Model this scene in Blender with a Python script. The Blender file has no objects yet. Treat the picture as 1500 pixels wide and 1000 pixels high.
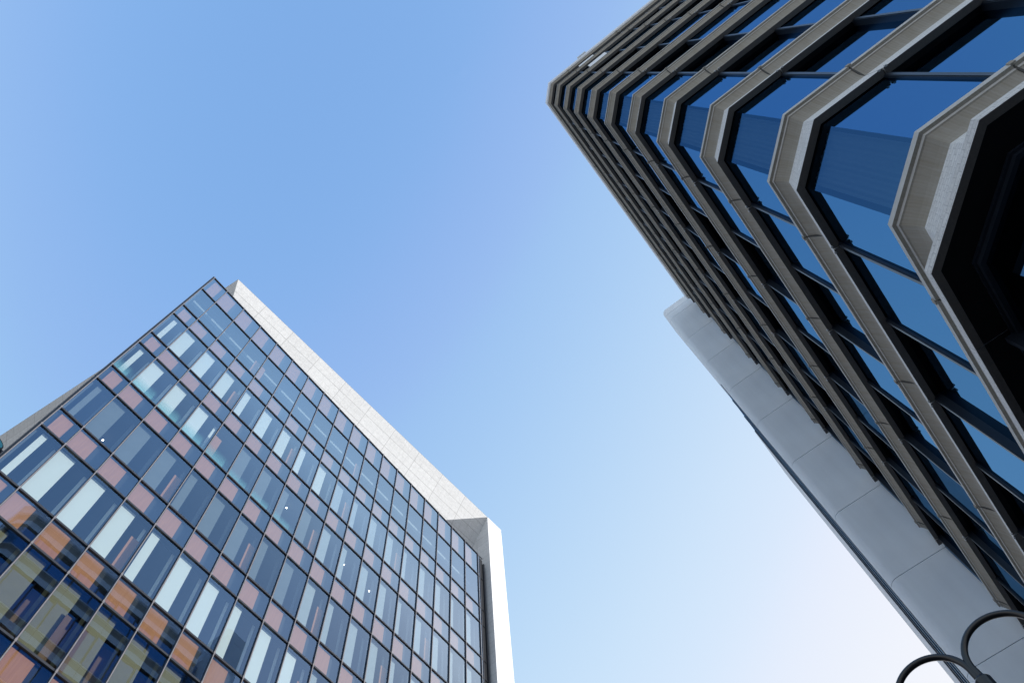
import bpy, math, random
from mathutils import Matrix, Vector
random.seed(7)
scene = bpy.context.scene
COL = scene.collection
R = math.radians

# ------------------------------------------------------------------ camera
cam_d = bpy.data.cameras.new("camera"); cam = bpy.data.objects.new("camera", cam_d)
COL.objects.link(cam); scene.camera = cam
cam_d.sensor_width = 36.0; cam_d.lens = 27.055
cam_d.clip_start = 0.05; cam_d.clip_end = 5000
cr = Vector((0.60916986, -0.79050335, -0.06337604))
cd = Vector((0.73482323, 0.59269967, -0.3297604))
cf = Vector((0.29823966, 0.15430991, 0.94193501))
cam.matrix_world = Matrix(((cr.x, -cd.x, -cf.x, 0), (cr.y, -cd.y, -cf.y, 0), (cr.z, -cd.z, -cf.z, 0), (0, 0, 0, 1)))
GZ = -1.6                                   # street level below the lens

# ------------------------------------------------------------------ light
SUN_AZ, SUN_EL = R(-28.5), R(14)
sd = Vector((math.cos(SUN_AZ) * math.cos(SUN_EL), math.sin(SUN_AZ) * math.cos(SUN_EL), math.sin(SUN_EL)))
w = bpy.data.worlds.new("World"); scene.world = w; w.use_nodes = True
wn = w.node_tree.nodes; wl = w.node_tree.links
sky = wn.new("ShaderNodeTexSky"); sky.sky_type = 'NISHITA'; sky.sun_disc = False
sky.sun_elevation = SUN_EL; sky.sun_rotation = math.pi / 2 - SUN_AZ
sky.air_density = 1.0; sky.dust_density = 1.0; sky.ozone_density = 1.0
# tone of this day's air: deeper blue overhead, paler and brighter towards the sun
KS = 0.15 * 2 ** 1.3
up = wn.new("ShaderNodeVectorMath"); up.operation = 'SCALE'; up.inputs[3].default_value = KS
cu = wn.new("ShaderNodeRGBCurve"); dn = wn.new("ShaderNodeVectorMath"); dn.operation = 'SCALE'; dn.inputs[3].default_value = 1 / KS
for ch, pts in ((0, [(.12, .135), (.184, .222), (.205, .285), (.235, .36), (.356, .58), (.429, .675), (.558, .82), (1, .93)]), (1, [(.2, .27), (.296, .428), (.337, .498), (.366, .568), (.533, .755), (.617, .805), (.768, .875), (1, .93)]), (2, [(.3, .52), (.491, .805), (.56, .868), (.831, .955), (1, .985)])):
    c = cu.mapping.curves[ch]
    c.points[0].location = (0, 0); c.points[1].location = pts[-1]
    for p in pts[:-1]: c.points.new(*p)
cu.mapping.extend = 'HORIZONTAL'; cu.mapping.update()
wl.new(sky.outputs[0], up.inputs[0]); wl.new(up.outputs[0], cu.inputs[1]); wl.new(cu.outputs[0], dn.inputs[0])
wl.new(dn.outputs[0], wn["Background"].inputs[0]); wn["Background"].inputs[1].default_value = 0.15
sun_d = bpy.data.lights.new("sun", 'SUN'); sun_d.energy = 4.5; sun_d.angle = R(0.5); sun_d.color = (1, .975, .94)
sun = bpy.data.objects.new("sun", sun_d); COL.objects.link(sun)
sun.rotation_euler = sd.to_track_quat('Z', 'Y').to_euler()
scene.view_settings.view_transform = 'Standard'; scene.view_settings.look = 'None'
scene.view_settings.exposure = 1.3; scene.view_settings.gamma = 1
scene.cycles.max_bounces = 10; scene.cycles.transparent_max_bounces = 16; scene.cycles.glossy_bounces = 4

# ------------------------------------------------------------------ materials
def mat(name):
    m = bpy.data.materials.new(name); m.use_nodes = True
    return m, m.node_tree.nodes, m.node_tree.links
def ramp(n, l, src, stops):
    r = n.new("ShaderNodeValToRGB"); e = r.color_ramp.elements
    e[0].position, e[0].color = stops[0][0], (*stops[0][1], 1); e[1].position, e[1].color = stops[-1][0], (*stops[-1][1], 1)
    for p, c in stops[1:-1]:
        x = e.new(p); x.color = (*c, 1)
    l.new(src, r.inputs[0]); return r.outputs[0]
def coord(n, l, kind="Object", scale=(1, 1, 1)):
    t = n.new("ShaderNodeTexCoord"); mp = n.new("ShaderNodeMapping"); mp.inputs[3].default_value = scale
    l.new(t.outputs[kind], mp.inputs[0]); return mp.outputs[0]
def noise(n, l, vec, sc, det=4, rough=.5):
    t = n.new("ShaderNodeTexNoise"); t.inputs["Scale"].default_value = sc; t.inputs["Detail"].default_value = det
    t.inputs["Roughness"].default_value = rough; l.new(vec, t.inputs["Vector"]); return t.outputs[0]
def mixc(n, l, fac, a, b, mode='MIX'):
    x = n.new("ShaderNodeMix"); x.data_type = 'RGBA'; x.blend_type = mode
    for s, v in ((x.inputs[0], fac), (x.inputs[6], a), (x.inputs[7], b)):
        if hasattr(v, "is_linked"): l.new(v, s)
        else: s.default_value = v if not isinstance(v, tuple) else (*v, 1)
    return x.outputs[2]
def bump(n, l, h, strength, dist=.01):
    b = n.new("ShaderNodeBump"); b.inputs["Strength"].default_value = strength; b.inputs["Distance"].default_value = dist
    l.new(h, b.inputs["Height"]); return b.outputs[0]
def surf(name, c0, c1, sc=3, rough=.7, metal=0, bs=.2, fine=60, vscale=(1, 1, 1), spec=.5):
    m, n, l = mat(name); p = n["Principled BSDF"]; v = coord(n, l, scale=vscale)
    c = mixc(n, l, noise(n, l, v, sc, 6, .6), c0, c1); l.new(c, p.inputs["Base Color"])
    p.inputs["Roughness"].default_value = rough; p.inputs["Metallic"].default_value = metal
    p.inputs["Specular IOR Level"].default_value = spec
    if bs: l.new(bump(n, l, noise(n, l, v, fine, 4, .6), bs), p.inputs["Normal"])
    return m

def concrete_ribbed():                       # cast panels with fine vertical ribs and rain marks
    m, n, l = mat("ribbed concrete"); p = n["Principled BSDF"]
    uv = coord(n, l, "UV"); ob = coord(n, l)
    rib = n.new("ShaderNodeTexWave"); rib.bands_direction = 'X'; rib.inputs["Scale"].default_value = 7.0
    rib.inputs["Distortion"].default_value = 1.5; rib.inputs["Detail"].default_value = 2; l.new(uv, rib.inputs[0])
    big = noise(n, l, ob, 1.2, 6, .6)
    st = noise(n, l, coord(n, l, "UV", (18, 1.2, 1)), 1.0, 5, .6)
    c = mixc(n, l, big, (.29, .27, .235), (.37, .35, .31))
    c = mixc(n, l, ramp(n, l, st, [(.35, (1, 1, 1)), (.7, (.80, .78, .74))]), (0, 0, 0), c, 'MULTIPLY') if False else c
    s2 = ramp(n, l, st, [(.4, (1, 1, 1)), (.72, (.85, .82, .76))])
    c = mixc(n, l, 1.0, c, s2, 'MULTIPLY')
    c = mixc(n, l, .10, c, ramp(n, l, rib.outputs[1], [(.2, (.72, .7, .66)), (.5, (1, 1, 1))]), 'MULTIPLY')
    l.new(c, p.inputs["Base Color"]); p.inputs["Roughness"].default_value = .85
    l.new(bump(n, l, rib.outputs[1], .18, .004), p.inputs["Normal"]); return m
def concrete_blocks():                       # rough upstand faces with short horizontal tooling rows; sky light put into pale tone
    m, n, l = mat("tooled concrete"); p = n["Principled BSDF"]
    uv = coord(n, l, "UV"); b = n.new("ShaderNodeTexBrick"); l.new(uv, b.inputs[0])
    b.inputs["Scale"].default_value = 1; b.inputs["Brick Width"].default_value = .15; b.inputs["Row Height"].default_value = .06
    b.inputs["Mortar Size"].default_value = .005; b.inputs["Mortar Smooth"].default_value = .5
    b.inputs[1].default_value = (.74, .74, .73, 1); b.inputs[2].default_value = (.66, .66, .65, 1); b.inputs[3].default_value = (.50, .50, .51, 1)
    ns = noise(n, l, coord(n, l), 35, 6, .7)
    c = mixc(n, l, 1.0, b.outputs[0], ramp(n, l, ns, [(.35, (.82, .82, .82)), (.6, (1, 1, 1))]), 'MULTIPLY')
    l.new(c, p.inputs["Base Color"]); p.inputs["Roughness"].default_value = .9
    l.new(bump(n, l, ns, .5, .01), p.inputs["Normal"]); return m
def granite(name, c0, c1, joint, wide=1.15):
    m, n, l = mat(name); p = n["Principled BSDF"]; uv = coord(n, l, "UV"); ob = coord(n, l)
    def grid(bw, rh, ms, off=.0):
        b = n.new("ShaderNodeTexBrick"); l.new(uv, b.inputs[0]); b.offset = off
        b.inputs["Scale"].default_value = 1; b.inputs["Brick Width"].default_value = bw; b.inputs["Row Height"].default_value = rh
        b.inputs["Mortar Size"].default_value = ms; b.inputs["Mortar Smooth"].default_value = .1; b.inputs["Bias"].default_value = 0
        b.inputs[1].default_value = (1, 1, 1, 1); b.inputs[2].default_value = (.94, .94, .94, 1); b.inputs[3].default_value = (joint, joint, joint, 1)
        return b.outputs[0]
    c = mixc(n, l, ramp(n, l, noise(n, l, ob, 5, 8, .75), [(.3, (0, 0, 0)), (.7, (1, 1, 1))]), c0, c1)
    c = mixc(n, l, 1.0, c, grid(wide * 2, .8, .018), 'MULTIPLY')
    c = mixc(n, l, .30, c, grid(wide * .5, .4, .022), 'MULTIPLY')
    c = mixc(n, l, 1.0, c, ramp(n, l, noise(n, l, ob, 30, 3, .7), [(.36, (.72, .72, .72)), (.5, (1, 1, 1))]), 'MULTIPLY')
    l.new(c, p.inputs["Base Color"]); p.inputs["Roughness"].default_value = .75
    return m
def glass(name, tcol, gcol, wob=.02, rough=.0, fres=0.0, var=.06):
    m, n, l = mat(name); n.remove(n["Principled BSDF"]); out = n["Material Output"]
    t = n.new("ShaderNodeBsdfTransparent"); t.inputs[0].default_value = (*tcol, 1)
    g = n.new("ShaderNodeBsdfGlossy"); g.inputs["Roughness"].default_value = rough
    oi = n.new("ShaderNodeObjectInfo")
    l.new(mixc(n, l, oi.outputs["Random"], tuple(c * (1 - var) for c in gcol), tuple(min(1, c * (1 + var)) for c in gcol)), g.inputs[0])
    l.new(bump(n, l, noise(n, l, coord(n, l), 1.1, 2), wob, .05), g.inputs["Normal"])
    a = n.new("ShaderNodeAddShader"); l.new(t.outputs[0], a.inputs[0]); l.new(g.outputs[0], a.inputs[1])
    if fres:                                   # more mirror-like at a glancing view, as real coated glass
        lw = n.new("ShaderNodeLayerWeight"); lw.inputs[0].default_value = .5
        pw = n.new("ShaderNodeMath"); pw.operation = 'POWER'; pw.inputs[1].default_value = 9; l.new(lw.outputs[1], pw.inputs[0])
        mu = n.new("ShaderNodeMath"); mu.operation = 'MULTIPLY'; mu.inputs[1].default_value = fres;  l.new(pw.outputs[0], mu.inputs[0])
        g2 = n.new("ShaderNodeBsdfGlossy"); g2.inputs[0].default_value = (.78, .92, 1, 1); g2.inputs["Roughness"].default_value = rough
        cl = n.new("ShaderNodeMath"); cl.operation = 'MINIMUM'; cl.inputs[1].default_value = .42; l.new(mu.outputs[0], cl.inputs[0])
        mx = n.new("ShaderNodeMixShader"); l.new(cl.outputs[0], mx.inputs[0]); l.new(a.outputs[0], mx.inputs[1]); l.new(g2.outputs[0], mx.inputs[2])
        l.new(mx.outputs[0], out.inputs[0])
    else: l.new(a.outputs[0], out.inputs[0])
    return m
def wood():
    m, n, l = mat("brown timber panel"); p = n["Principled BSDF"]
    v = coord(n, l, "Object", (2, 2, 18))
    ns = noise(n, l, coord(n, l, "Object", (22, 8, 1.2)), 1.0, 6, .6); big = noise(n, l, coord(n, l), .7, 2)
    c = ramp(n, l, ns, [(.3, (.34, .135, .065)), (.7, (.50, .225, .11))])
    c = mixc(n, l, big, c, (.43, .19, .095)); l.new(c, p.inputs["Base Color"]); p.inputs["Roughness"].default_value = .5
    return m
def emit(name, c, s):
    m, n, l = mat(name); p = n["Principled BSDF"]; p.inputs["Emission Color"].default_value = (*c, 1); p.inputs["Emission Strength"].default_value = s
    return m

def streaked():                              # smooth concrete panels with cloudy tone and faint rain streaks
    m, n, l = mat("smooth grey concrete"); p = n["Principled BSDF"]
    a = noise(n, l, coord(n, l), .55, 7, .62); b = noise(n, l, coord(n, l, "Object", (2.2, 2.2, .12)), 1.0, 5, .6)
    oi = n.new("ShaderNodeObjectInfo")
    c = mixc(n, l, ramp(n, l, a, [(.32, (0, 0, 0)), (.68, (1, 1, 1))]), (.76, .82, .88), (.83, .89, .94))  # pale blue base tone stands in for stronger sky fill
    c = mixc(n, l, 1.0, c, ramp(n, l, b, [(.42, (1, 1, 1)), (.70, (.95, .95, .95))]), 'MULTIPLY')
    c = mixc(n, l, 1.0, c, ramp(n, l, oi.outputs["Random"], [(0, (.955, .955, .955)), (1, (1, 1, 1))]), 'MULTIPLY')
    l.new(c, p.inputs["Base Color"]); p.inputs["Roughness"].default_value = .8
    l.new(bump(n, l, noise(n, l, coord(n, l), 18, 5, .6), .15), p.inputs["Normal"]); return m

def film():                                  # turquoise printed film, dense at the sill and fading out upwards
    m, n, l = mat("turquoise film"); p = n["Principled BSDF"]; out = n["Material Output"]
    t = n.new("ShaderNodeTexCoord"); sp = n.new("ShaderNodeSeparateXYZ"); l.new(t.outputs["Generated"], sp.inputs[0])
    f = ramp(n, l, sp.outputs[2], [(.05, (.72, .72, .72)), (.55, (.34, .34, .34)), (1, (0, 0, 0))])
    p.inputs["Base Color"].default_value = (.22, .55, .55, 1); p.inputs["Roughness"].default_value = .6
    tr = n.new("ShaderNodeBsdfTransparent"); mx = n.new("ShaderNodeMixShader")
    l.new(f, mx.inputs[0]); l.new(tr.outputs[0], mx.inputs[1]); l.new(p.outputs[0], mx.inputs[2]); l.new(mx.outputs[0], out.inputs[0])
    return m

M = dict(
    rib=concrete_ribbed(), block=concrete_blocks(),
    lip=surf("skylit lip concrete", (.42, .42, .41), (.60, .60, .58), 9, .85, bs=.3),
    maroon=surf("dark brown partition", (.12, .065, .035), (.17, .095, .055), 2, .6, bs=0),
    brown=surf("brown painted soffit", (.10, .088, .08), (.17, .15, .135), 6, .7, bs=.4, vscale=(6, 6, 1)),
    black=surf("black reveal", (.004, .004, .005), (.008, .008, .009), 3, .6, bs=0, spec=.15),
    navy=surf("navy anodised metal", (.016, .022, .034), (.026, .036, .052), 2, .35, .2, bs=0),
    dgrey=surf("joint filler", (.05, .05, .05), (.09, .09, .085), 8, .9, bs=0),
    glassR=glass("blue mirror glass", (.02, .025, .03), (.098, .235, .40), .015, fres=.0),
    glassC=glass("blue glass over curtain", (.22, .27, .30), (.050, .115, .19), .03, fres=.0),
    glassG=glass("street level glass", (.02, .02, .02), (.06, .12, .20), .02),
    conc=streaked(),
    concl=surf("pale concrete edge", (.74, .76, .80), (.80, .82, .85), 1, .7, bs=.1),
    gran=granite("pale granite", (.66, .665, .67), (.82, .825, .83), .70),
    granp=granite("pale granite pier", (.72, .725, .73), (.84, .845, .85), .80, 2.0),
    glassL=glass("clear blue facade glass", (.66, .71, .70), (.092, .150, .245), .012, fres=60.0, var=.14),
    frame=surf("dark bronze facade frame", (.030, .033, .042), (.050, .054, .066), 4, .4, .3, bs=0),
    cap=surf("grey mullion cap", (.15, .14, .15), (.24, .23, .24), 7, .45, .3, bs=0),
    wood=wood(),
    box=surf("dark blue shadow box", (.010, .013, .022), (.018, .022, .034), 2, .6, bs=0),
    room=surf("dim office room", (.05, .065, .08), (.09, .11, .125), .8, .8, bs=0),
    white=surf("white blind", (.60, .62, .59), (.68, .69, .66), 3, .8, bs=.1, vscale=(40, 1, 1)),
    cyan=film(),
    dimb=surf("grey blind", (.10, .12, .13), (.15, .17, .18), 1.2, .8, bs=0),
    midb=surf("light grey blind", (.30, .33, .34), (.38, .41, .42), 1.2, .8, bs=0),
    olive=surf("olive blind", (.15, .135, .08), (.21, .19, .12), 1.2, .8, bs=0),
    slab=surf("ceiling", (.10, .11, .12), (.14, .15, .16), 2, .8, bs=0),
    curt=surf("grey blue curtain", (.34, .41, .46), (.44, .51, .56), 2, .9, bs=0),
    louv=surf("brown louvre", (.05, .045, .04), (.08, .07, .065), 3, .6, bs=0),
    lamp=surf("black lamp paint", (.006, .006, .008), (.011, .011, .013), 9, .28, bs=0),
    lens=emit("lamp lens", (1, .96, .88), 1.0),
    teal=surf("teal plastic", (.02, .30, .42), (.03, .38, .50), 3, .25, bs=0),
    tealb=surf("black sign edge", (.01, .02, .025), (.015, .025, .03), 3, .4, bs=0),
    asph=surf("asphalt", (.045, .045, .047), (.065, .064, .062), 2, .9, bs=.3),
    pave=surf("paving", (.09, .088, .084), (.13, .125, .12), 3, .85, bs=.3),
    bounce_ground=surf("pale plaza paving", (.44, .44, .43), (.54, .54, .52), 2, .85, bs=.3),
    spot=emit("small ceiling lamp", (1, .93, .82), 3.5),
    roofm=surf("roof membrane", (.25, .25, .25), (.33, .33, .32), 2, .9, bs=0),
    vent=surf("pale vent sash", (.80, .82, .84), (.88, .90, .91), 2, .5, bs=0),
)

# ------------------------------------------------------------------ mesh builder
class MB:
    def __init__(self, s=1.0): self.v = []; self.f = []; self.mi = []; self.uv = []; self.s = s
    def face(self, pts, mi=0, uv=None):
        b = len(self.v); self.v += [(p[0] * self.s, p[1] * self.s, p[2] * self.s) for p in pts]
        self.f.append(tuple(range(b, b + len(pts)))); self.mi.append(mi)
        self.uv += list(uv) if uv else [(0, 0)] * len(pts)
    def box(self, x0, x1, y0, y1, z0, z1, mi=0):
        x0, x1 = sorted((x0, x1)); y0, y1 = sorted((y0, y1)); z0, z1 = sorted((z0, z1))
        P = lambda x, y, z: (x, y, z)
        F = [([P(x0,y0,z0),P(x0,y1,z0),P(x1,y1,z0),P(x1,y0,z0)], 'xy'), ([P(x0,y0,z1),P(x1,y0,z1),P(x1,y1,z1),P(x0,y1,z1)], 'xy'),
             ([P(x0,y0,z0),P(x1,y0,z0),P(x1,y0,z1),P(x0,y0,z1)], 'xz'), ([P(x1,y1,z0),P(x0,y1,z0),P(x0,y1,z1),P(x1,y1,z1)], 'xz'),
             ([P(x0,y1,z0),P(x0,y0,z0),P(x0,y0,z1),P(x0,y1,z1)], 'yz'), ([P(x1,y0,z0),P(x1,y1,z0),P(x1,y1,z1),P(x1,y0,z1)], 'yz')]
        for pts, k in F:
            i, j = {'xy': (0, 1), 'xz': (0, 2), 'yz': (1, 2)}[k]
            self.face(pts, mi, [(p[i], p[j]) for p in pts])
    def prism(self, poly, z0, z1, mi=0, top=True):           # poly counter-clockwise
        u = 0
        for a, b in zip(poly, poly[1:] + poly[:1]):
            d = math.dist(a, b)
            self.face([(*a, z0), (*b, z0), (*b, z1), (*a, z1)], mi, [(u, z0), (u + d, z0), (u + d, z1), (u, z1)]); u += d
        if top:
            self.face([(*p, z1) for p in poly], mi, poly); self.face([(*p, z0) for p in poly[::-1]], mi, poly[::-1])
    def loft(self, prof, stations, u0=0):                    # prof: (o, h, mi) closed; stations: function o -> (x, y)
        n = len(prof); u = [u0]
        for a, b in zip(stations, stations[1:]): u.append(u[-1] + math.dist(a(0), b(0)))
        vv = [0]
        for a, b in zip(prof, prof[1:] + prof[:1]): vv.append(vv[-1] + math.dist(a[:2], b[:2]))
        for si in range(len(stations) - 1):
            A, B = stations[si], stations[si + 1]
            for i in range(n):
                p, q = prof[i], prof[(i + 1) % n]
                self.face([(*A(p[0]), p[1]), (*B(p[0]), p[1]), (*B(q[0]), q[1]), (*A(q[0]), q[1])], p[2],
                          [(u[si], vv[i]), (u[si + 1], vv[i]), (u[si + 1], vv[i + 1]), (u[si], vv[i + 1])])
        for st, rev in ((stations[0], 0), (stations[-1], 1)):
            pts = [(*st(p[0]), p[1]) for p in prof]
            self.face(pts if rev else pts[::-1], prof[0][2])
    def tube(self, pts, r, mi=0, seg=14, up=Vector((1, 0, 0))):
        rings = []
        for i, p in enumerate(pts):
            a = Vector(pts[max(0, i - 1)]); b = Vector(pts[min(len(pts) - 1, i + 1)]); t = (b - a).normalized()
            n1 = up - t * up.dot(t)
            if n1.length < 1e-3: n1 = Vector((0, 1, 0)) - t * t.y
            n1.normalize(); n2 = t.cross(n1); rr = r[i] if isinstance(r, list) else r
            rings.append([tuple(Vector(p) + rr * (math.cos(2*math.pi*k/seg) * n1 + math.sin(2*math.pi*k/seg) * n2)) for k in range(seg)])
        for A, B in zip(rings, rings[1:]):
            for k in range(seg): self.face([A[k], A[(k+1) % seg], B[(k+1) % seg], B[k]], mi)
        self.face(rings[0][::-1], mi); self.face(rings[-1], mi)
    def build(self, name, mats, parent=None, smooth=False, origin=None, weld=False):
        me = bpy.data.meshes.new(name); o = Vector(origin) if origin else Vector((0, 0, 0))
        me.from_pydata([tuple(Vector(v) - o) for v in self.v], [], self.f); me.validate(clean_customdata=False)
        for m in (mats if isinstance(mats, (list, tuple)) else [mats]): me.materials.append(m)
        me.polygons.foreach_set("material_index", self.mi)
        ul = me.uv_layers.new(name="UVMap"); ul.data.foreach_set("uv", [c for p in self.uv for c in p])
        if weld:
            import bmesh
            bm = bmesh.new(); bm.from_mesh(me); bmesh.ops.remove_doubles(bm, verts=bm.verts, dist=1e-4); bm.to_mesh(me); bm.free()
        if smooth: me.polygons.foreach_set("use_smooth", [True] * len(me.polygons))
        me.update()
        ob = bpy.data.objects.new(name, me); COL.objects.link(ob); ob.location = o
        if parent is not None:
            ob.parent = parent; pl = parent.matrix_world.translation if False else PW.get(parent.name, Vector((0, 0, 0)))
            ob.location = o - pl
        PW[ob.name] = o
        return ob
PW = {}
def thing(name, label, cat, loc, group=None):
    o = bpy.data.objects.new(name, None); COL.objects.link(o); o.location = loc; o.empty_display_size = .5
    o["label"] = label; o["category"] = cat
    if group: o["group"] = group
    PW[o.name] = Vector(loc); return o
def tag(o, label, cat, group=None):
    o["label"] = label; o["category"] = cat
    if group: o["group"] = group
    return o
def struct(name, mb, m):
    o = mb.build(name, m); o["kind"] = "structure"; return o

# ------------------------------------------------------------------ ground
g = MB(); g.box(-600, 600, -600, 600, GZ - .5, GZ); struct("street", g, M["asph"])
g = MB(); g.box(-60, 120, 11.5, 16.6, GZ + .001, GZ + .13); struct("pavement", g, M["pave"])
g = MB(); g.box(-150, -5, -150, 4, GZ + .001, GZ + .13); struct("bounce_ground", g, M["bounce_ground"])  # unseen pale ground added to bounce sunlight up onto side A
g = MB(); g.box(-2.2, 60, -40, -.6, GZ + .001, GZ + .13); struct("forecourt_pavement", g, M["pave"])

# ================================================================== RIGHT BUILDING (ribbed concrete bands, mirror glass)
S = 0.90                                                       # metres per fitted unit
AX, BY, CR_ = 3.84, -3.078, 5.453
FL = 4.0
XE = 20.33; YE = -42.0
rt = math.sqrt(2)
def onA(y): return lambda o: (AX + o, y)
def onB(x): return lambda o: (x, BY - o)
def cornAC(o, ax=AX, r=CR_): return (ax + o, ax + o - rt * (r + o))
def cornCB(o, by=BY, r=CR_): return (rt * (r + o) + by - o, by - o)
jA = [-5.12 - 3.55 * k for k in range(11)]; jA = [y for y in jA if y > YE + .5]
jB = [5.87 + 3.55 * k for k in range(5)]
right = thing("office_building", "dark glass office building with ribbed beige concrete bands and a cut-off corner", "building", (4.23 * S, -3.48 * S, GZ))

def band_profile(dh):
    P = [(0, 9.20), (0, 9.10), (.045, 9.085), (.055, 9.05), (.075, 9.035), (.10, 8.985), (.128, 8.92), (.152, 8.86), (.170, 8.79), (.178, 8.72),
         (.14, 8.52), (.09, 8.29), (.035, 8.05), (.165, 8.05), (.165, 8.10), (.40, 8.10), (.40, 9.20)]
    mi = [0] * 17
    for i in (9, 10, 11): mi[i] = 1
    for i in (0, 2): mi[i] = 5  # lip face and groove ridge coloured paler, as if catching sky light
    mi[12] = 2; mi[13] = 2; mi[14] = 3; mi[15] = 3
    return [(o, h + dh, m) for (o, h), m in zip(P, mi)]
segs = []
prev = YE
for y in reversed(jA): segs.append([onA(prev + .012), onA(y - .012)]); prev = y
segs.append([onA(jA[0] + .012), cornAC, cornCB, onB(jB[0] - .012)])
for a, b in zip(jB, jB[1:] + [XE]): segs.append([onB(a + .012), onB(b - (.012 if b != XE else 0))])
for k in range(11):
    dh = 4 * k - (.745 if k == 10 else 0)
    mb = MB(S); u = 0
    for sg in segs:
        mb.loft(band_profile(dh), sg, u); u += 3.7
    # joint filler and small drip nibs beside each joint
    inner = [(.03, 9.17 + dh, 4), (.03, 9.10 + dh, 4), (.20, 8.72 + dh, 4), (.075, 8.08 + dh, 4), (.38, 8.12 + dh, 4), (.38, 9.17 + dh, 4)]
    for y in jA:
        mb.loft(inner, [onA(y - .014), onA(y + .014)])
        for dy in (-.07, .05): mb.box(AX + .018, AX + .05, y + dy, y + dy + .035, 8.04 + dh, 8.085 + dh, 1)
        mb.box(AX - .018, AX + .02, y - .05, y + .02, 9.11 + dh, 9.19 + dh, 0)
    for x in jB:
        mb.loft(inner, [onB(x - .014), onB(x + .014)])
        for dx in (-.07, .05): mb.box(x + dx, x + dx + .035, BY - .05, BY - .018, 8.04 + dh, 8.085 + dh, 1)
        mb.box(x - .02, x + .05, BY - .02, BY + .018, 9.11 + dh, 9.19 + dh, 0)
    mb.build("concrete_band", [M["rib"], M["block"], M["brown"], M["black"], M["dgrey"], M["lip"]], right, origin=(4.23 * S, -3.48 * S, (8.05 + dh) * S))

# protruding ledge under the lowest band
def lA(y): return lambda o: (3.675 + o, y)
def lB(x): return lambda o: (x, -2.815 - o)
def lAC(o): return cornAC(o, 3.675, 5.42)
def lCB(o): return cornCB(o, -2.815, 5.42)
led = [(0, 8.17, 0), (0, 8.03, 1), (.105, 8.03, 2), (.105, 8.038, 2), (.68, 8.038, 2), (.68, 8.17, 0)]
mb = MB(S); mb.loft(led, [lA(YE), lA(jA[0] - .02)]); mb.loft(led, [lA(jA[0] + .02), lAC, lCB, lB(jB[0] + .15)]); mb.loft(led, [lB(jB[0] + .155), lB(XE)])
mb.build("ledge", [M["block"], M["brown"], M["black"]], right, origin=(4.23 * S, -3.48 * S, 8.05 * S))

# mullions: one fin per line, running floor by floor between the bands
def fin(fn_box, z0, z1):
    pass
finsA = []; finsB = []
y = jA[0]
for k, yy in enumerate(jA): finsA += [(yy, 0), (yy - 1.68, 1)]
for k, xx in enumerate(jB): finsB += [(xx, 0)] + ([(xx + 1.68, 1)] if xx + 1.68 < XE else [])
spans = [(9.18 + 4 * k, 12.11 + 4 * k - (.745 if k == 9 else 0)) for k in range(10)]
for yy, t in finsA:
    if yy < YE: continue
    mb = MB(S)
    for z0, z1 in spans:
        mb.box(AX + .15, AX + .38, yy - .045, yy + .045, z0, z1)
        mb.box(AX + .135, AX + .152, yy - .03, yy + .03, z0, z1)
    mb.build("mullion", M["navy"], right, origin=(AX * S, yy * S, 9 * S))
for xx, t in finsB:
    mb = MB(S)
    for z0, z1 in spans:
        mb.box(xx - .045, xx + .045, BY - .38, BY - .15, z0, z1)
        mb.box(xx - .03, xx + .03, BY - .152, BY - .135, z0, z1)
    mb.build("mullion", M["navy"], right, origin=(xx * S, BY * S, 9 * S))

# window panes
panes = []
edgesA = [('A', cornAC(.185)[1], jA[0], 's')]
for k, yy in enumerate(jA):
    nx = jA[k + 1] if k + 1 < len(jA) else YE
    edgesA += [('A', yy, max(yy - 1.68, YE), 'd'), ('A', max(yy - 1.68, YE), nx, 's')]
edgesB = [('B', cornCB(.185)[0], jB[0], 's')]
for k, xx in enumerate(jB):
    nx = jB[k + 1] if k + 1 < len(jB) else 20.6
    m_ = min(xx + 1.68, 20.6); edgesB += [('B', xx, m_, 's')]
    if m_ < nx: edgesB += [('B', m_, nx, 'd')]
for k, (z0, z1) in enumerate(spans):
    for side, a, b, t in edgesA + edgesB + [('C', 0, 0, 's')]:
        o = .185 if t == 's' else .285
        if side == 'A': q = [(AX + o, a), (AX + o, b)]
        elif side == 'B': q = [(b, BY - o), (a, BY - o)]
        else: q = [cornCB(o), cornAC(o)]
        d = math.dist((q[0][0], q[0][1], z0), (0, 0, 0)) - (6 if side == 'C' else 0)
        panes.append((d, q, z0, z1, side))
panes.sort(key=lambda p: p[0])
rest = MB(S)
for i, (d, q, z0, z1, side) in enumerate(panes):
    (xa, ya), (xb, yb) = q
    pts = [(xb, yb, z0), (xa, ya, z0), (xa, ya, z1), (xb, yb, z1)]
    if i < 99 or side == 'C':
        mb = MB(S); mb.face(pts)
        wdw = mb.build("window", M["glassC"] if side == 'C' else M["glassR"], right, origin=((xa + xb) / 2 * S, (ya + yb) / 2 * S, z0 * S))
        if side == 'C':
            c = MB(S); A_, B_ = cornAC(.34), cornCB(.34); nn = 60
            for j in range(nn):
                def cp(t):
                    x = A_[0] + (B_[0] - A_[0]) * t; yv = A_[1] + (B_[1] - A_[1]) * t; wv = .010 * math.sin(t * 62) + .012 * math.sin(t * 17 + k)
                    return x + wv * .7, yv - wv * .7
                p, r_ = cp(j / nn), cp((j + 1) / nn)
                c.face([(*p, z0), (*r_, z0), (*r_, z1), (*p, z1)])
            c.build("curtain", M["curt"], wdw, origin=((xa + xb) / 2 * S, (ya + yb) / 2 * S, z0 * S))
    else: rest.face(pts)
r_ = rest.build("window_glass", M["glassR"], right); r_["kind"] = "stuff"

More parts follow.
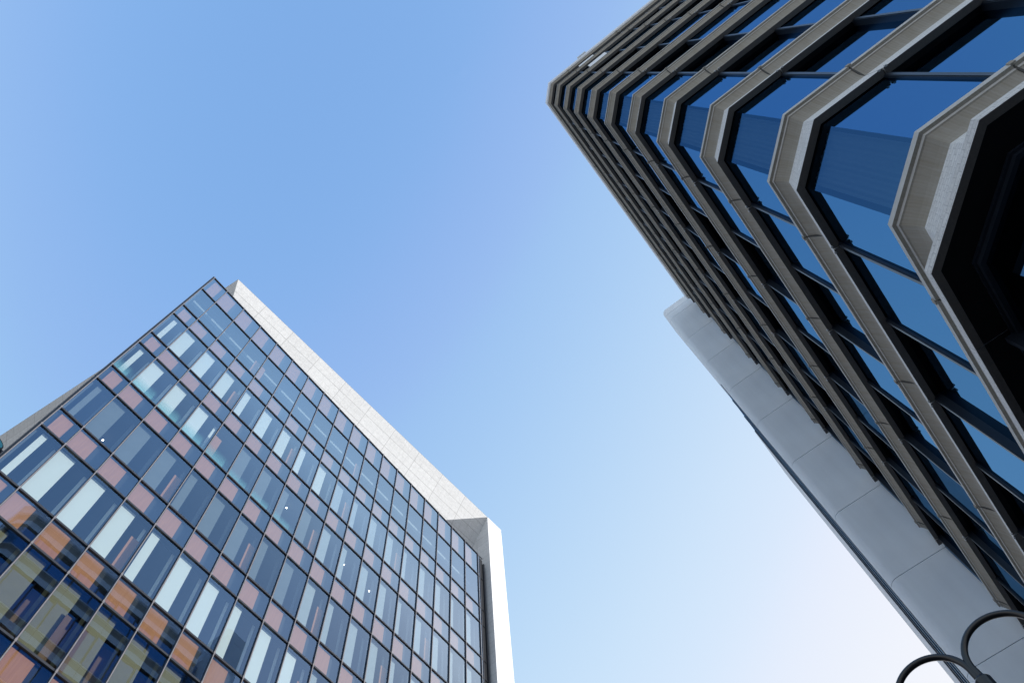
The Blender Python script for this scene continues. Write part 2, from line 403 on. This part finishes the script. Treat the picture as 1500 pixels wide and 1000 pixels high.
# core behind the glass, lobby glazing under the ledge, roof parapet
core = [(AX + .6, YE), (20.5, YE), (20.5, BY - .6), cornCB(.6), cornAC(.6)]
mb = MB(S); mb.prism(core, GZ / S, 48.2); mb.build("wall", M["black"], right, origin=(8 * S, -12 * S, GZ))
lob = [(AX + .43, YE), cornAC(.43, AX, 5.50), cornCB(.25, BY, 5.66), (XE, BY - .25)]
lob[1] = (4.27, 4.27 - rt * 5.94); lob[2] = (rt * 5.94 - 3.33, -3.33); lob[3] = (XE, -3.33)
mb = MB(S)
for a, b in zip(lob[:-1], lob[1:]): mb.face([(*b, GZ / S), (*a, GZ / S), (*a, 8.07), (*b, 8.07)])
mb.build("lobby_glass", M["glassG"], right, origin=(5 * S, -4 * S, GZ))
mb = MB(S)
def lobA(yv): return lambda o: (4.27 - o, yv)
def lac(o): return (4.27 - o, 4.27 - o - rt * (5.94 - o))
def lcb(o): return (rt * (5.94 - o) - 3.33 + o, -3.33 + o)
def lobB(xv): return lambda o: (xv, -3.33 + o)
for z0, o1 in ((7.93, .06), (8.0, .09)):
    mb.loft([(o1, z0 + .06, 0), (o1, z0, 0), (-.02, z0, 0), (-.02, z0 + .06, 0)], [lobA(YE), lac, lcb, lobB(XE)])
for xx in jB: mb.box(xx + .2, xx + .27, -3.34, -3.14, GZ / S, 8.0)
for yy in jA[:6]: mb.box(4.1, 4.29, yy - .03, yy + .03, GZ / S, 8.0)
mb.build("lobby_frame", M["navy"], right, origin=(5 * S, -4 * S, GZ))
mb = MB(S)
mb.loft([(-.07, 49.35, 0), (-.07, 48.50, 0), (.02, 48.44, 0), (.25, 48.44, 0), (.25, 49.35, 0)], [onA(YE), cornAC, cornCB, onB(XE)])
mb.build("parapet", M["concl"], right, origin=(4.23 * S, -3.48 * S, 48.4 * S))
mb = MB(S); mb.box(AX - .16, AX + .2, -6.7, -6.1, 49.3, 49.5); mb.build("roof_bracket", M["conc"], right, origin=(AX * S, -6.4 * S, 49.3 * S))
for zb, y0, y1 in ((45.75, -6.55, -5.55), (42.35, -6.65, -5.55)):
    mb = MB(S)
    for off in (0, .03):
        a = (AX + .045 + off, zb + .75); b = (AX + .15 + off, zb)
        q = [(a[0], y0, a[1]), (a[0], y1, a[1]), (b[0], y1, b[1]), (b[0], y0, b[1])]
        mb.face(q[::-1] if off else q)
    mb.build("vent_window", M["vent"], right, origin=(AX * S, y0 * S, zb * S))

# ================================================================== SERVICE TOWER at the end of side B
tower = thing("service_tower", "smooth grey concrete tower with rounded edge behind the banded dark building", "building", (22 * S, -5 * S, GZ))
TX, TY, RR = 20.7, -1.15, .34
def rpoly(off=0):
    pts = []
    for i in range(9):
        a = math.pi - i * math.pi / 16
        pts.append((TX + RR + (RR - off) * math.cos(a), TY - RR + (RR - off) * math.sin(a)))
    return [(22.6, TY - off)] + [(TX + off, -12.0), (22.6, -12.0)][::-1] + [(TX + off, -12.0)] + pts if False else \
        [(TX + off, -12.0), (22.6, -12.0), (22.6, TY - off)] + pts[::-1]
levels = [GZ / S] + [16.24 + 4 * k for k in range(-4, 9)] + [49.25, 50.15]
for z0, z1 in zip(levels[:-1], levels[1:]):
    mb = MB(S); mb.prism(rpoly(), z0 + .014, z1 - (.014 if z1 < 50 else 0))
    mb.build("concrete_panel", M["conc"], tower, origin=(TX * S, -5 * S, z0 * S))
mb = MB(S); mb.prism(rpoly(.05), GZ / S, 50.0); mb.build("tower_core", M["roofm"], tower, origin=(22 * S, -5 * S, GZ))
tz = 38.0
mb = MB(S); mb.box(21.15, 24.9, -10, TY + .01, GZ / S, tz); mb.build("glass_strip", M["glassR"], tower, origin=(23 * S, -5 * S, GZ))
mb = MB(S)
for x in (21.14, 22.35, 23.6, 24.75): mb.box(x, x + .12, TY, TY + .035, GZ / S, tz)
mb.build("strip_frame", M["navy"], tower, origin=(23 * S, TY * S, GZ))
mb = MB(S); mb.box(24.9, 28.6, -10, TY + .04, GZ / S, tz + .2); mb.build("end_wall", M["concl"], tower, origin=(26 * S, -5 * S, GZ))

# ================================================================== LEFT BUILDING (glass box with brown panels in a granite frame)
left = thing("glass_office_building", "blue glazed office block with brown square panels and a pale granite frame", "building", (12, 17.29, GZ))
YF = 17.29; BW = 1.3; X1 = 1.062; W0 = .964
colx = [X1 - W0] + [X1 + BW * i for i in range(18)]
rows = [41.763, 39.598, 36.710, 35.353, 32.611, 31.291, 28.601, 27.296, 24.584, 23.286, 20.540, 19.249, 16.50]
while rows[-1] > 2: rows += [rows[-1] - 1.32, rows[-1] - 1.32 - 2.74]
for i, x in enumerate(colx):
    mb = MB(); mb.box(x - .024, x + .024, YF - .055, YF + .10, GZ, rows[0] + .05, 0); mb.box(x - .016, x + .016, YF - .062, YF - .0551, GZ, rows[0] + .04, 1)
    mb.build("mullion", [M["frame"], M["cap"]], left, origin=(x, YF, GZ))
for j, z in enumerate(rows):
    mb = MB(); mb.box(colx[0], colx[-1], YF - .045, YF + .10, z - .035, z + .035)
    for x in colx[:-1]: mb.box(x - .03, x + .03, YF - .066, YF - .0621, z - .05, z + .05, 1)
    mb.build("transom", [M["frame"], M["cap"]], left, origin=(12, YF, z))
def quadY(mb, x0, x1, z0, z1, y, mi=0):
    mb.face([(x0, y, z0), (x1, y, z0), (x1, y, z1), (x0, y, z1)], mi, [(x0, z0), (x1, z0), (x1, z1), (x0, z1)])
def pix(X, Y, Z):
    p = Vector((X, Y, Z)); zc = p.dot(cf); return 750 + 1127.3 * p.dot(cr) / zc, 500 + 1127.3 * p.dot(cd) / zc
def inframe(x0, x1, z0, z1):
    for x in (x0, x1):
        for z in (z0, z1):
            a, b = pix(x, YF, z)
            if -15 < a < 1515 and -15 < b < 1015: return True
    return False
rest_v, rest_s, rest_p, rest_c = MB(), MB(), MB(), MB()
nv = ns_ = 0
slabs = MB()
for j in range(len(rows) - 1):
    z1, z0 = rows[j], rows[j + 1]; vision = j % 2 == 1; fl = j // 2
    for i in range(len(colx) - 1):
        x0, x1 = colx[i], colx[i + 1]; wd = x1 - x0; vis = inframe(x0, x1, z0, z1)
        tl = random.uniform(-.0012, .0012); tr = random.uniform(-.0012, .0012)
        def pane(mb):
            mb.face([(x0 + .02, YF - tl, z0 + .03), (x1 - .02, YF + tl, z0 + .03), (x1 - .02, YF + tl + tr, z1 - .03), (x0 + .02, YF - tl + tr, z1 - .03)])
        if vision:
            own = vis and nv < 100
            if own:
                nv += 1; mb = MB(); pane(mb); W_ = mb.build("window", M["glassL"], left, origin=((x0 + x1) / 2, YF, z0))
            else: pane(rest_v)
            # blinds
            strips = []
            if fl == 0: strips = []
            elif fl == 1: bm = M["white"] if 0 <= i <= 8 else M["dimb"]
            elif fl == 2: bm = M["white"] if i <= 3 else M["dimb"]
            elif fl == 3: bm = M["dimb"]
            elif fl == 4: bm = M["white"] if i <= 9 else (M["midb"] if i <= 11 else M["dimb"])
            elif fl == 5: bm = M["olive"]
            else: bm = random.choice([M["olive"], M["dimb"]])
            if fl in (1, 2, 3, 4) and i >= 9 and bm is M["dimb"]: bm = M["midb"]
            if fl >= 1:
                narrow = (i % 3 == 1 and i > 1)
                u0, u1 = (.10, .36) if narrow else (.02, .50)
                if i == 0: u0, u1 = .28, .50
                if fl == 5: u0, u1 = .03, .56
                strips = [(u0, u1, .16, 0)]
                strips.append((.90, .985, .34, 0))
            if fl == 2 and i in (4, 7, 8): strips = strips[:1] if i > 4 else []
            mats_ = []
            for u0, u1, dep, sc in strips:
                c = MB() if own else rest_c
                c.box(x0 + u0 * wd, x0 + u1 * wd, YF + dep, YF + dep + .02, z0 + .04, z1 - .04)
                if own: c.build("blind", bm, W_, origin=((x0 + x1) / 2, YF + dep, z0))
            pinks = []
            if i % 3 == 0 and i > 0 and fl in (0, 1, 3, 4) and not (fl == 3 and i > 12) : pinks = [(.70, .95)]
            if fl == 0 and i in (4,): pinks = [(.03, .25)]
            if fl == 0 and i not in (3, 4, 9): pinks = []
            if fl == 1 and i not in (3, 6, 9, 12): pinks = []
            if fl == 4 and i not in (3, 9, 12): pinks = []
            if fl == 5: pinks = [(.54, .68)] if i % 3 == 0 else ([(.02, .14)] if i % 3 == 1 else [])
            if fl == 2: pinks = [(.05, .32)] if i == 4 else ([(.70, .95)] if i in (8, 14) else [])
            for u0, u1 in pinks:
                c = MB(); c.box(x0 + u0 * wd, x0 + u1 * wd, YF + .10, YF + .13, z0 + .04, z0 + 1.75)
                if own: c.build("brown_strip", M["maroon"] if fl == 5 else M["wood"], W_, origin=((x0 + x1) / 2, YF + .1, z0))
            if fl == 2 and i <= 7 and own:
                c = MB(); quadY(c, x0 + .02, x1 - .02, z0 + .03, z0 + (1.05 if i < 5 else .75), YF + .09)
                c.build("turquoise_band", M["cyan"], W_, origin=((x0 + x1) / 2, YF + .1, z0))
        else:
            own = vis and ns_ < 100
            if own: ns_ += 1
            pane(rest_s)
            u0, u1 = (.20, .74) if i == 0 else (.02, .60)
            p = MB() if own else rest_p
            p.box(x0 + u0 * wd, x0 + u1 * wd, YF + .075, YF + .105, z0 + .035, z1 - .10)
            if own: p.build("brown_panel", M["wood"], left, origin=((x0 + x1) / 2, YF + .09, z0))
    if not vision:                                             # slab edge and shadow box behind each spandrel
        slabs.box(colx[0] + .03, colx[-1] + .4, YF + .12, YF + .16, z0 + .02, z1 - .02, 0)
        slabs.box(colx[0] + .05, colx[-1] + .4, YF + .42, YF + 5, z0 + .1, z1 - .35, 1)
for zc in (39.2,):                                          # lit ceiling beams on the top floor
    for dy in (.55, 1.05, 1.75):
        beams = MB(); beams.box(colx[0] + .2, colx[-1] - .1, YF + dy, YF + dy + .16, zc - .22, zc - .02)
        beams.build("ceiling_beam", M["midb"], left, origin=(12, YF + dy, zc))
slabs.box(colx[0] + .12, colx[-1] + .2, YF + .95, YF + 1.05, GZ, 19.1, 3)
slabs.box(colx[0] + .05, colx[-1] + .4, YF + 3.8, YF + 4.0, GZ, rows[0] - .3, 2)
slabs.box(colx[0] + .04, colx[0] + .1, YF + .17, YF + 3.8, GZ, rows[0] - .3, 2)
slabs.box(colx[-1] + .3, colx[-1] + .38, YF + .17, YF + 3.8, GZ, rows[0] - .3, 2)
slabs.build("floor_slab", [M["box"], M["slab"], M["room"], M["maroon"]], left, origin=(12, YF + 2, GZ))
for mbb, nm, mm in ((rest_v, "lower_window", "glassL"), (rest_s, "spandrel_glass", "glassL"), (rest_p, "lower_brown_panel", "wood"), (rest_c, "lower_blind", "dimb")):
    if mbb.f:
        o = mbb.build(nm, M[mm], left, origin=(12, YF, GZ)); o["kind"] = "stuff"
# side closure of the glass box, top cap, end louvre
mb = MB(); mb.box(colx[0] - .10, colx[0] - .025, YF - .03, YF + .45, GZ, rows[0] + .05)
mb.box(colx[0] - .10, colx[-1] + .5, YF + .101, YF + .45, rows[0] + .0, rows[0] + .06); mb.build("edge_frame", M["frame"], left, origin=(colx[0], YF, GZ))
mb = MB(); xr = colx[-1]
mb.box(xr + .20, xr + .50, YF + .02, YF + .4, GZ, rows[0] - .15, 0)
mb.box(xr + .56, xr + .66, YF - .04, YF + .4, GZ, rows[0] - .45, 1)
mb.box(xr + .50, xr + .56, YF + .1, YF + .4, GZ, rows[0] - .45, 1)
for z in rows: mb.box(xr, xr + .5, YF - .02, YF + .019, z - .03, z + .03, 1)
mb.box(xr + .17, xr + .21, YF - .03, YF + .3, GZ, rows[0], 1)
mb.build("louvre", [M["louv"], M["frame"]], left, origin=(xr, YF, GZ))
mb = MB(); quadY(mb, xr + .02, xr + .18, GZ, rows[0] - .03, YF); mb.build("end_window", M["glassL"], left, origin=(xr, YF, GZ))

# granite volume behind the glass: leaning front fascia, leaning flank, front pier
K = 1.0587
def k3(x, y, z): return (x * K, y * K, z * K)
zt = 44.13 * K
Lc = (.99 * K, 17.26 * K); Rc = (22.671 * K, 15.984 * K)
dirF = Vector((Rc[0] - Lc[0], Rc[1] - Lc[1])).normalized(); dirS = Vector((-.0995, .995))
zb_ = zt - 6.4; ins = 6.4 * .604
nF = Vector((-dirF.y, dirF.x)); nS = Vector((dirS.y, -dirS.x))   # pointing inward
def isect(p, d, q, e):
    den = d.x * e.y - d.y * e.x; t = ((q[0] - p[0]) * e.y - (q[1] - p[1]) * e.x) / den
    return (p[0] + t * d.x, p[1] + t * d.y)
back = 46.0
Lb = (Lc[0] + dirS.x * (back - Lc[1]), back); Rb = (25.4, back); Ro = (Rc[0] + dirF.x * 1.43, Rc[1] + dirF.y * 1.43)
f0 = (Lc[0] + nF.x * ins, Lc[1] + nF.y * ins); s0 = (Lc[0] + nS.x * ins, Lc[1] + nS.y * ins)
Li = isect(f0, dirF, s0, dirS); Ri = (Rc[0] + nF.x * ins + .25, Rc[1] + nF.y * ins)
Lbi = (Lb[0] + nS.x * ins, back)
sl = math.hypot(6.4, ins)
mb = MB(); Lf = math.dist(Lc, Rc)
du = (Li[0] - Lc[0])
mb.face([(*Li, zb_), (*Ri, zb_), (*Rc, zt), (*Lc, zt)], 0, [(du, -sl), (Lf, -sl), (Lf, 0), (0, 0)]); mb.build("granite_fascia", M["gran"], left, origin=(12, 17, zb_))
mb = MB(); Ls = back - Lc[1]
mb.face([(*Lbi, zb_), (*Li, zb_), (*Lc, zt), (*Lb, zt)], 0, [(Ls, -sl), (ins, -sl), (0, 0), (Ls, 0)])
mb.face([(*Lbi, GZ), (*Li, GZ), (*Li, zb_), (*Lbi, zb_)], 0, [(Ls, -40), (ins, -40), (ins, 0), (Ls, 0)])
mb.build("granite_flank", M["gran"], left, origin=(1, 30, zb_))
mb = MB(); mb.face([(*Lc, zt), (*Rc, zt), (25.4, Rc[1]), Rb + (zt,), (*Lb, zt)][0:2] + [(Ro[0], Ro[1], zt), (*Rb, zt), (*Lb, zt)], 0)
mb.build("roof", M["roofm"], left, origin=(12, 30, zt))
mb = MB(); mb.prism([Rc, Ro, (Ro[0], 46), (24.1, 46), (24.1, 22)], GZ, zt + .004); mb.build("granite_pier", M["granp"], left, origin=(Rc[0], Rc[1], GZ))
mb = MB(); mb.face([(*Li, GZ), (*Ri, GZ), (*Ri, zb_), (*Li, zb_)], 0, [(0, 0), (22, 0), (22, 42), (0, 42)]); mb.build("rear_wall", M["gran"], left, origin=(12, 21, GZ))

# ceiling lamps seen through the glass
spots = [((151, 644), 27.1), ((420, 743), 31.1), ((462, 785), 31.1), ((504, 825), 31.1), ((541, 864), 31.1), ((72, 885), 19.0), ((190, 965), 19.0), ((590, 828), 35.1), ((690, 928), 35.1)]
SP = [(1.99, 18.91, 27.16), (9.76, 18.02, 31.2), (11.72, 18.06, 31.2), (13.7, 18.07, 31.2), (15.58, 18.15, 31.2), (4.05, 18.44, 19.2), (6.87, 18.2, 19.2), (17.55, 18.1, 35.26), (23.0, 18.1, 35.26)]
SL = ["small lit ceiling lamp on the upper left near the glass edge", "lit ceiling lamp in the middle floor, leftmost of its row of four",
      "lit ceiling lamp in the middle floor, second from left in its row of four", "lit ceiling lamp in the middle floor, third from left in its row of four",
      "lit ceiling lamp in the middle floor, rightmost of its row of four", "lit ceiling lamp behind the olive blinds, at the bottom left corner",
      "lit ceiling lamp behind the olive blinds, right of its neighbour at the bottom edge", "lit ceiling lamp high up, left of the last bays",
      "lit ceiling lamp in the last bay beside the granite pier"]
for (x, y, z), lb in zip(SP, SL):
    mb = MB(); n_ = 10
    ring = [(x + .03 * math.cos(2 * math.pi * k / n_), y + .03 * math.sin(2 * math.pi * k / n_)) for k in range(n_)]
    mb.prism(ring, z - .05, z); tag(mb.build("ceiling_lamp", M["spot"], origin=(x, y, z)), lb, "lamp", "lit ceiling lamps inside the glass office")

# ================================================================== STREET LAMP (two gooseneck arms)
PXx, PY = 4.4, -.305
lampT = thing("street_lamp", "black street lamp with two curved gooseneck arms in front of the grey tower", "street lamp", (PXx, PY, GZ))
mb = MB(); mb.tube([(PXx, PY, GZ), (PXx, PY, GZ + .12), (PXx, PY, GZ + .13), (PXx, PY, GZ + 1.0), (PXx, PY, GZ + 1.03), (PXx, PY, 3.27)], [.12, .12, .075, .07, .04, .034], seg=20)
mb.build("pole", M["lamp"], lampT, smooth=True, origin=(PXx, PY, GZ))
mb = MB(); mb.tube([(PXx, PY, 3.22), (PXx, PY, 3.235), (PXx, PY, 3.35), (PXx, PY, 3.37)], [.038, .05, .05, .036], seg=20); mb.build("collar", M["lamp"], lampT, smooth=True, origin=(PXx, PY, 3.2))
for sgn, yc, zc, rr in ((1, -.060, 3.438, .228), (-1, -.532, 3.458, .228)):
    pts = [(PXx, PY + sgn * .012, 3.30)]
    a0 = math.pi if sgn > 0 else 0
    st = (yc - sgn * rr)
    for t in (.25, .5, .75): pts.append((PXx, pts[0][1] * (1 - t) + st * t, 3.30 + (zc - 3.30) * t))
    for k in range(0, 33):
        a = a0 - sgn * math.pi * k / 32; pts.append((PXx, yc + rr * math.cos(a), zc + rr * math.sin(a)))
    e_ = pts[-1]; pts.append((PXx, e_[1], e_[2] - .12))
    mb = MB(); mb.tube(pts, .0205, seg=16); arm = mb.build("arm", M["lamp"], lampT, smooth=True, weld=True, origin=pts[0])
    ex, ey, ez = PXx, e_[1], e_[2] - .12
    mb = MB(); mb.tube([(ex, ey, ez), (ex, ey, ez - .05), (ex, ey, ez - .09), (ex, ey, ez - .2)], [.035, .05, .09, .15], seg=24); sh = mb.build("lamp_shade", M["lamp"], lampT, smooth=True, origin=(ex, ey, ez))
    mb = MB(); mb.tube([(ex, ey, ez - .19), (ex, ey, ez - .215)], [.13, .11], seg=24); mb.build("lens", M["concl"], sh, origin=(ex, ey, ez - .2))

# teal projecting sign on the flank of the glass building
sg = thing("projecting_sign", "teal oval projecting sign beside the left edge of the glass facade", "sign", (.0, 18.0, 22.4))
def oval(mb, y0, y1, grow):
    c = Vector((-.62, 22.15)); n_ = 28; P = []
    for k in range(n_):
        a = 2 * math.pi * k / n_; P.append((c.x + (.56 + grow) * math.cos(a), c.y + (.30 + grow) * math.sin(a)))
    for k in range(n_):
        a, b = P[k], P[(k + 1) % n_]; mb.face([(a[0], y0, a[1]), (b[0], y0, b[1]), (b[0], y1, b[1]), (a[0], y1, a[1])])
    mb.face([(p[0], y0, p[1]) for p in P]); mb.face([(p[0], y1, p[1]) for p in P[::-1]])
mb = MB(); oval(mb, 17.95, 18.2, 0); mb.build("sign_rim", M["tealb"], sg, origin=(-.3, 18, 22.2))
mb = MB(); oval(mb, 17.93, 17.949, -.05); mb.build("sign_face", M["teal"], sg, origin=(-.3, 18, 22.2))
mb = MB(); mb.box(-.15, .12, 18.03, 18.12, 22.1, 22.2); mb.build("bracket", M["frame"], sg, origin=(0, 18, 22))
